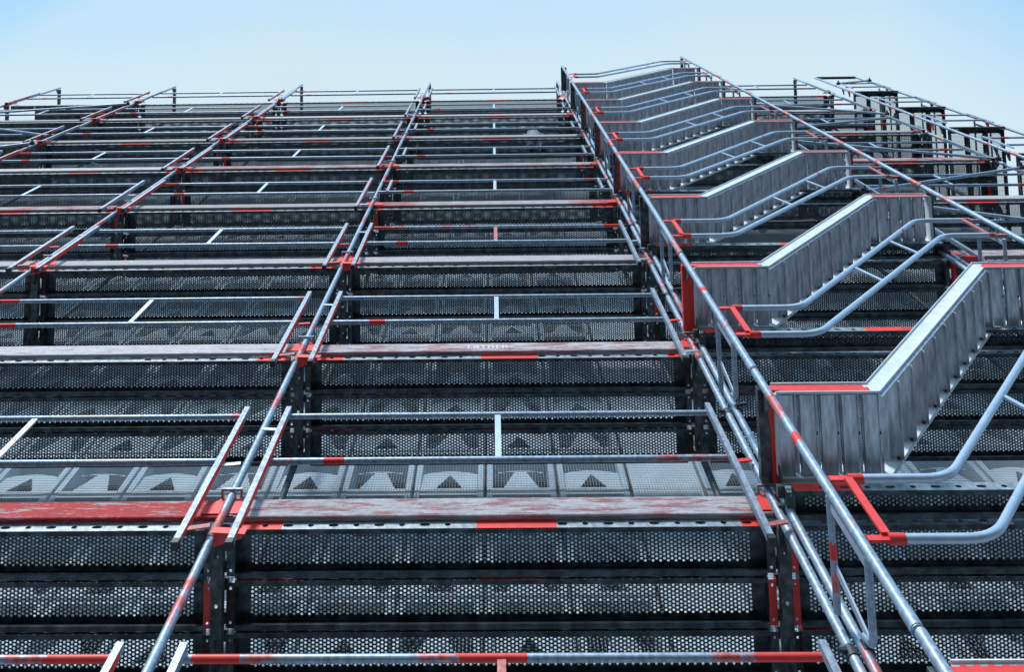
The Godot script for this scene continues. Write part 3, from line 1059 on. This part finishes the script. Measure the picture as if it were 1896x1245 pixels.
	for k in 10:
		var p := part("tread", tm, t)
		p.position = Vector3(x_land - 0.124 + 0.1675 * (k + 1), rise * (k + 1) / 10.0 - 0.06, 0)
	return t

func make_stairs() -> void:
	var proto := stair_proto()
	for k in range(0, 8):
		var at := pos(1.585, 5.27 + 2.0 * (k - 1), 2.53)
		var lab := "aluminium stair flight with red landing edges, %s" % ("lowest, cut off at the right edge" if k == 0 else ("topmost, sky showing between its treads" if k == 7 else "%s above the lowest one" % COUNT_WORD[k]))
		if k == 0:
			proto.position = at
			proto.set_meta("label", lab)
		else:
			copy_of(proto, at, lab)
	# stair railings
	for k in range(0, 8):
		var h := 5.375 + 2.0 * (k - 1)
		var t := thing("stair_railing", "bent double tube railing on the outer side of the %s stair flight" % ("lowest" if k == 0 else ("topmost" if k == 7 else COUNT_WORD[k] + " upper")), "stair railing", pos(1.53, h, 2.505), "bent railings of the stair tower")
		var rails := [[1.045, 0.60, 2.33, 2.98], [0.62, 0.57, 2.37, 2.555]]
		for q in 2:
			var y0: float = rails[q][0]
			var y1: float = rails[q][3]
			var mb := MB.new()
			mb.tube("alu", bent([Vector3(0.16, y0, 0), Vector3(rails[q][1], y0, 0), Vector3(rails[q][2], y1, 0), Vector3(2.83, y1, 0)], 0.12), 0.0195, 14,
				[[0.0, 0.02, "red", 1.0]] + ([[2.62, 2.70, "red", 1.0]] if q == 0 else []), true, k)
			part("top_rail" if q == 0 else "lower_rail", mb, t)
			# flattened painted ends
			for e in 2:
				mb = MB.new()
				var x := 0.03 if e == 0 else 2.82
				var y := y0 if e == 0 else y1
				mb.tube("red" if e == 0 else "worn", [Vector3(x + (0.09 if e == 0 else 0.0), y, 0), Vector3(x + 0.16, y, 0)] if e == 0 else [Vector3(x - 0.05, y, 0), Vector3(x, y, 0)], 0.0215, 12)
				mb.span("red" if e == 0 else "worn", Vector3(x, y - 0.017, -0.006), Vector3(x + 0.10, y + 0.017, 0.006))
				part("rail_end", mb, t)
		for e in 2:
			var mb := MB.new()
			var x := 0.115 if e == 0 else 2.76
			mb.bar("red" if e == 0 else "worn", Vector3(x, (0.635 if e == 0 else 2.57), 0.012), Vector3(x, (1.03 if e == 0 else 2.965), 0.012), 0.038, 0.012, Vector3.RIGHT)
			part("end_bar", mb, t)
		for e in 2:
			var mb := MB.new()
			var f := 0.40 if e == 0 else 0.72
			var xt := lerpf(0.60, 2.33, f)
			var xb := xt + 0.10
			var yt := lerpf(1.045, 2.98, f)
			var yb := 0.62 + (xb - 0.57) / 1.8 * 1.935
			mb.bar("alu", Vector3(xt, yt - 0.01, 0.0), Vector3(xb, yb + 0.01, 0.0), 0.028, 0.012, Vector3.RIGHT)
			part("strut", mb, t)
	# end railings, bent in the depth of the tower
	for e in 2:
		for k in range(0, 8):
			var h := 5.375 + 2.0 * (k - 1) + (0.0 if e == 0 else 1.93)
			var x := 1.51 if e == 0 else 4.36
			if not seen([pos(x, h + 0.9, 2.49), pos(x, h + 0.9, 3.0), pos(x, h + 0.45, 2.8)]):
				continue
			var t := thing("end_railing", "bent tube end railing at the %s end of the %s stair landing" % ["left" if e == 0 else "right", "lowest" if k == 0 else COUNT_WORD[k] + " upper"], "end railing", pos(x, h, 2.50), "end railings of the stair tower")
			var paint := [[0.2, 0.27, "red", 1.0], [0.3, 0.42, "worn", 0.8]] if k in [0, 3] and e == 0 else []
			var mb := MB.new()
			mb.tube("zinc", [Vector3(0, 0.91, 0), Vector3(0.01, 0.91, -0.50)], 0.0165, 10, paint)
			part("top_rail", mb, t)
			mb = MB.new()
			mb.tube("zinc", bent([Vector3(0, 0.50, 0), Vector3(0.0, 0.49, -0.33), Vector3(0.0, 0.58, -0.36)], 0.04), 0.0165, 10)
			part("lower_rail", mb, t)
			mb = MB.new()
			mb.bar("alu", Vector3(0.0, 0.90, -0.04), Vector3(0.0, 0.50, -0.04), 0.032, 0.01, Vector3.BACK)
			part("outer_bar", mb, t)
			mb = MB.new()
			mb.bar("alu", Vector3(0.01, 0.90, -0.30), Vector3(0.0, 0.52, -0.34), 0.032, 0.01, Vector3.BACK)
			part("inner_bar", mb, t)
	# clamps that tie the tower to the wall scaffold
	for k in range(0, 8):
		var h := 6.15 + 2.0 * (k - 1)
		var t := thing("tube_clamp", "dark clamp tying stair tower post to wall scaffold, %s up the paired posts" % ("lowest" if k == 0 else COUNT_WORD[k]), "clamp", pos(1.557, h, 3.064), "dark clamps on the paired posts")
		var mb := MB.new()
		for q in [Vector3(-0.032, 0, -0.010), Vector3(0.033, 0, 0.009)]:
			mb = MB.new()
			mb.tube("iron", [q + Vector3(0, -0.028, 0), q + Vector3(0, 0.028, 0)], 0.0295, 12)
			part("collar", mb, t)
		mb = MB.new()
		mb.bar("iron", Vector3(-0.09, 0.0, 0.012), Vector3(-0.03, 0.004, 0.0), 0.016, 0.016, Vector3.UP)
		part("bolt", mb, t)
		mb = MB.new()
		mb.bar("iron", Vector3(0.02, -0.01, 0.05), Vector3(0.09, -0.012, 0.062), 0.016, 0.016, Vector3.UP)
		part("bolt", mb, t)

# ------------------------------------------------------------------ scaffold round the right corner
func make_return() -> void:
	var length := 2.2
	var sheet := plank_mesh(length, 0.306, [], "deck", 1.28)
	var xa := 7.73
	var xb := 8.70
	for k in range(4, 9):
		var h := 19.2 + 1.95 * (k - 8)
		for j in 3:
			if not in_view(pos(xa + 0.08, h, 3.2), 1.2) and not in_view(pos(xb, h, 3.2), 1.2):
				continue
			var t := thing("steel_plank", "perforated plank running away from viewer, %s of three, %s of right corner scaffold" % [["left", "middle", "right"][j], "top level" if k == 8 else "%s level" % COUNT_WORD[k]], "scaffold plank", pos(xa + 0.03 + 0.311 * j, h, 3.085), "planks of the corner scaffold")
			var p := part("deck_sheet", sheet, t)
			p.transform = Transform3D(Basis(Vector3.UP, PI / 2), Vector3(0.306, 0, -0.02)) 
		# frames across the walkway
		var joint := 19.05 + 1.95 * (k - 8)
		var tall := 2.35 if k == 8 else 1.95
		for q in 2:
			var d := D_OUT + 2.25 * q
			if q == 1 and k < 7:
				continue
			if not seen([pos(xa, joint, d), pos(xa, joint + tall, d), pos(xb, joint + tall, d), pos(xb, joint, d)]):
				continue
			var t := thing("scaffold_frame", "scaffold frame at the right corner, %s, %s lift" % ["front row" if q == 0 else "second row", "top" if k == 8 else COUNT_WORD[k]], "scaffold frame", pos(xa, joint, d), "frames of the corner scaffold")
			for s in 2:
				var mb := MB.new()
				var a := rng.randf_range(0.7, 1.4)
				mb.tube("zinc", [Vector3(s * (xb - xa), 0.005, 0), Vector3(s * (xb - xa), tall - 0.005, 0)], 0.0242, 12, [[a, a + 0.07, "red", 1.0], [0.05, 0.35, "worn", 0.7 if rng.randf() < 0.5 else 0.0]])
				part("post", mb, t)
			for y in ([0.09, tall - 0.06] if k == 8 else [0.09]):
				var mb := MB.new()
				mb.span("zinc_old", Vector3(0.024, y, -0.028), Vector3(xb - xa - 0.024, y + 0.05, 0.028))
				part("cross_beam", mb, t)
				for s in [[0.024, 1.0], [xb - xa - 0.024, -1.0]]:
					mb = MB.new()
					mb.plate("zinc_old", Vector3(s[0], y - 0.003, 0), Vector3(s[1], 0, 0), Vector3.UP, PackedVector2Array([Vector2(0, 0), Vector2(0, -0.13), Vector2(0.02, -0.13), Vector2(0.13, -0.02), Vector2(0.13, 0)]), 0.006)
					part("gusset", mb, t)
			for s in [0.0, xb - xa]:
				for y in [0.30, 0.62]:
					var wb := MB.new()
					wb.plate("red" if y > 0.5 and k == 6 else "iron", Vector3(s, y, -0.02), Vector3(0, 0, -1), Vector3.UP, PackedVector2Array([Vector2(0, 0), Vector2(0.11, 0), Vector2(0.11, 0.05), Vector2(0.0, 0.13)]), 0.006)
					part("bracket", wb, t)
		# front guardrail
		if in_view(pos(xa + 0.5, h + 1.0, 3.05), 1.2):
			var t := thing("corner_guardrail", "short double guardrail across the corner scaffold, %s" % ("top level" if k == 8 else "%s deck level up" % COUNT_WORD[k]), "guardrail", pos(xa, h, 3.04), "guardrails of the corner scaffold")
			var w := xb - xa
			for q in 2:
				var mb := MB.new()
				var y := 1.0 - 0.5 * q
				mb.tube("alu", [Vector3(0.05, y, 0), Vector3(w - 0.05, y, 0)], 0.0165, 10, [[0.3, 0.42, "red", 1.0]] if (q == 0) else [])
				part("top_rail" if q == 0 else "middle_rail", mb, t)
			for x in [0.08, w - 0.08]:
				var mb := MB.new()
				mb.bar("alu", Vector3(x, 0.2, 0.02), Vector3(x, 1.02, 0.02), 0.036, 0.016, Vector3.RIGHT)
				part("end_post", mb, t)
		# side guardrails along the walkway
		for s in 2:
			var x := xa - 0.01 if s == 0 else xb + 0.03
			if s == 0 or not in_view(pos(x, h + 1.0, 3.3), 1.2):
				continue
			var t := thing("side_guardrail", "guardrail along the %s side of the corner walkway, %s" % ["inner" if s == 0 else "outer", "top level" if k == 8 else "%s deck level up" % COUNT_WORD[k]], "guardrail", pos(x, h, 3.15), "guardrails of the corner scaffold")
			for q in 2:
				var mb := MB.new()
				var y := 1.0 - 0.5 * q
				mb.tube("zinc", [Vector3(0, y, 0), Vector3(0, y, -2.1)], 0.0165, 10)
				part("top_rail" if q == 0 else "middle_rail", mb, t)
			var mb := MB.new()
			mb.bar("zinc", Vector3(0, 0.1, -0.05), Vector3(0, 1.02, -0.05), 0.036, 0.016, Vector3.BACK)
			part("upright", mb, t)
			mb = MB.new()
			mb.bar("zinc", Vector3(0, 0.5, -1.05), Vector3(0, 1.0, -1.05), 0.036, 0.016, Vector3.BACK)
			part("upright", mb, t)
	brace(pos(7.78, 20.1, 3.02), pos(8.65, 20.5, 3.02), "short brace across the top of the right corner scaffold")

# ------------------------------------------------------------------ person behind the toe board
func capsule_d(p: Vector3, a: Vector3, b: Vector3, ra: float, rb: float) -> float:
	var ab := b - a
	var t := clampf((p - a).dot(ab) / ab.length_squared(), 0, 1)
	return (p - a - ab * t).length() - lerpf(ra, rb, t)

func field_net(mb: MB, lo: Vector3, hi: Vector3, cell: float, bones: Array, k: float, paint: Callable) -> void:
	var n := Vector3i(((hi - lo) / cell).ceil()) + Vector3i.ONE
	var val := PackedFloat32Array()
	val.resize(n.x * n.y * n.z)
	for z in n.z:
		for y in n.y:
			for x in n.x:
				var p := lo + Vector3(x, y, z) * cell
				var d := 1e3
				for b in bones:
					var e := capsule_d(p, b[0], b[1], b[2], b[3])
					var h := clampf(0.5 + 0.5 * (e - d) / k, 0, 1)
					d = lerpf(e, d, h) - k * h * (1 - h)
				val[x + n.x * (y + n.y * z)] = d
	var f := mb.sf("person")
	var ids := {}
	var idx := func(x, y, z): return x + n.x * (y + n.y * z)
	for z in n.z - 1:
		for y in n.y - 1:
			for x in n.x - 1:
				var sum := Vector3.ZERO
				var cnt := 0
				for e in [[0, 0, 0, 1, 0, 0], [0, 1, 0, 1, 1, 0], [0, 0, 1, 1, 0, 1], [0, 1, 1, 1, 1, 1], [0, 0, 0, 0, 1, 0], [1, 0, 0, 1, 1, 0], [0, 0, 1, 0, 1, 1], [1, 0, 1, 1, 1, 1], [0, 0, 0, 0, 0, 1], [1, 0, 0, 1, 0, 1], [0, 1, 0, 0, 1, 1], [1, 1, 0, 1, 1, 1]]:
					var a: float = val[idx.call(x + e[0], y + e[1], z + e[2])]
					var b: float = val[idx.call(x + e[3], y + e[4], z + e[5])]
					if (a < 0) != (b < 0):
						sum += Vector3(x + e[0], y + e[1], z + e[2]).lerp(Vector3(x + e[3], y + e[4], z + e[5]), a / (a - b))
						cnt += 1
				if cnt:
					var p := lo + sum / cnt * cell
					var c: int = idx.call(x, y, z)
					ids[c] = f.v.size()
					f.v.append(p)
					var g := Vector3(val[idx.call(x + 1, y, z)] - val[c], val[idx.call(x, y + 1, z)] - val[c], val[idx.call(x, y, z + 1)] - val[c])
					f.n.append(g.normalized())
					f.uv.append(Vector2.ZERO)
					f.c.append(paint.call(p))
	var sx := 1
	var sy := n.x
	var sz := n.x * n.y
	for z in range(1, n.z - 1):
		for y in range(1, n.y - 1):
			for x in range(1, n.x - 1):
				var c := x + sy * y + sz * z
				for ax in 3:
					var st: int = [sx, sy, sz][ax]
					var a := val[c] < 0
					if a == (val[c + st] < 0):
						continue
					var u: int = [sy, sz, sx][ax]
					var w: int = [sz, sx, sy][ax]
					var q := [c, c - u, c - u - w, c - w]
					if not (ids.has(q[0]) and ids.has(q[1]) and ids.has(q[2]) and ids.has(q[3])):
						continue
					if a:
						f.i.append_array([ids[q[0]], ids[q[2]], ids[q[1]], ids[q[0]], ids[q[3]], ids[q[2]]])
					else:
						f.i.append_array([ids[q[0]], ids[q[1]], ids[q[2]], ids[q[0]], ids[q[2]], ids[q[3]]])

func make_person() -> void:
	var t := thing("person", "person standing behind the sixth level toe board, only the brown capped head showing", "person", pos(0.72, 15.16, 3.40))
	t.scale = Vector3.ONE * 0.95
	var mb := MB.new()
	var skin := Color(0.50, 0.33, 0.28)
	var coat := Color(0.16, 0.18, 0.21)
	var legs := Color(0.05, 0.06, 0.09)
	var boots := Color(0.04, 0.03, 0.025)
	var V := func(x, y, z): return Vector3(x, y, z)
	var bones := [[V.call(0, 1.0, 0), V.call(0, 1.38, 0.0), 0.15, 0.17], [V.call(-0.16, 1.46, 0), V.call(0.16, 1.46, 0), 0.075, 0.075], [V.call(0, 1.45, 0), V.call(0, 1.62, 0.01), 0.06, 0.055],
		[V.call(0, 0.96, 0), V.call(0, 1.02, 0), 0.165, 0.15]]
	for s in [-1.0, 1.0]:
		bones += [[V.call(s * 0.09, 0.95, 0), V.call(s * 0.1, 0.5, 0.01), 0.095, 0.065], [V.call(s * 0.1, 0.5, 0.01), V.call(s * 0.1, 0.1, -0.01), 0.062, 0.045], [V.call(s * 0.1, 0.05, -0.03), V.call(s * 0.11, 0.045, 0.15), 0.05, 0.042],
			[V.call(s * 0.2, 1.45, 0), V.call(s * 0.26, 1.18, 0.03), 0.06, 0.048], [V.call(s * 0.26, 1.18, 0.0), V.call(s * 0.27, 0.93, 0.05), 0.046, 0.034], [V.call(s * 0.27, 0.93, 0.05), V.call(s * 0.275, 0.86, 0.06), 0.035, 0.03]]
		for q in 4:
			bones.append([V.call(s * 0.275, 0.86, 0.035 + 0.018 * q), V.call(s * 0.265, 0.78 + 0.008 * absf(q - 1.5), 0.04 + 0.018 * q), 0.011, 0.009])
	field_net(mb, Vector3(-0.4, -0.02, -0.24), Vector3(0.4, 1.66, 0.38), 0.026, bones, 0.03,
		func(p): return boots if p.y < 0.11 else (legs if p.y < 0.94 and absf(p.x) < 0.215 else (skin if p.y < 0.92 else (skin if p.y > 1.56 else coat))))
	var head := [[V.call(0, 1.70, -0.005), V.call(0, 1.735, -0.01), 0.098, 0.098], [V.call(0, 1.62, 0.035), V.call(0, 1.66, 0.03), 0.055, 0.07], [V.call(0, 1.685, 0.095), V.call(0, 1.655, 0.112), 0.012, 0.018], [V.call(-0.03, 1.60, 0.075), V.call(0.03, 1.60, 0.075), 0.014, 0.014]]
	for s in [-1.0, 1.0]:
		head.append([V.call(s * 0.1, 1.69, -0.01), V.call(s * 0.105, 1.65, -0.005), 0.018, 0.014])
		head.append([V.call(s * 0.035, 1.70, 0.082), V.call(s * 0.04, 1.70, 0.082), 0.014, 0.014])
	field_net(mb, Vector3(-0.15, 1.53, -0.15), Vector3(0.15, 1.87, 0.15), 0.009, head, 0.02,
		func(p): return Color(0.03, 0.025, 0.02) if absf(p.y - 1.70) < 0.012 and absf(absf(p.x) - 0.037) < 0.02 and p.z > 0.06 else skin)
	part("body", mb, t)
	# pale cap pulled over the head
	var cap := MB.new()
	var rings := [[1.70, 0.124], [1.74, 0.127], [1.79, 0.116], [1.825, 0.09], [1.848, 0.052], [1.856, 0.004]]
	for k in rings.size() - 1:
		for j in 24:
			var a0 := TAU * j / 24
			var a1 := TAU * (j + 1) / 24
			var P := func(q, a): return Vector3(sin(a) * rings[q][1], rings[q][0] + (0.03 * maxf(0.0, cos(a)) if q == 0 else 0.0), cos(a) * rings[q][1] * 1.08 - 0.01)
			cap.quad("helmet" if k == 0 else "cap_cloth", P.call(k + 1, a0), P.call(k + 1, a1), P.call(k, a1), P.call(k, a0))
	part("cap", cap, t)

func _ready() -> void:
	rng.seed = 77
	noise.seed = 4
	make_view()
	make_materials()
	make_ground()
	make_building()
	make_frames()
	make_planks()
	make_toe_boards()
	make_guards()
	make_braces()
	make_stairs()
	make_return()
	make_person()
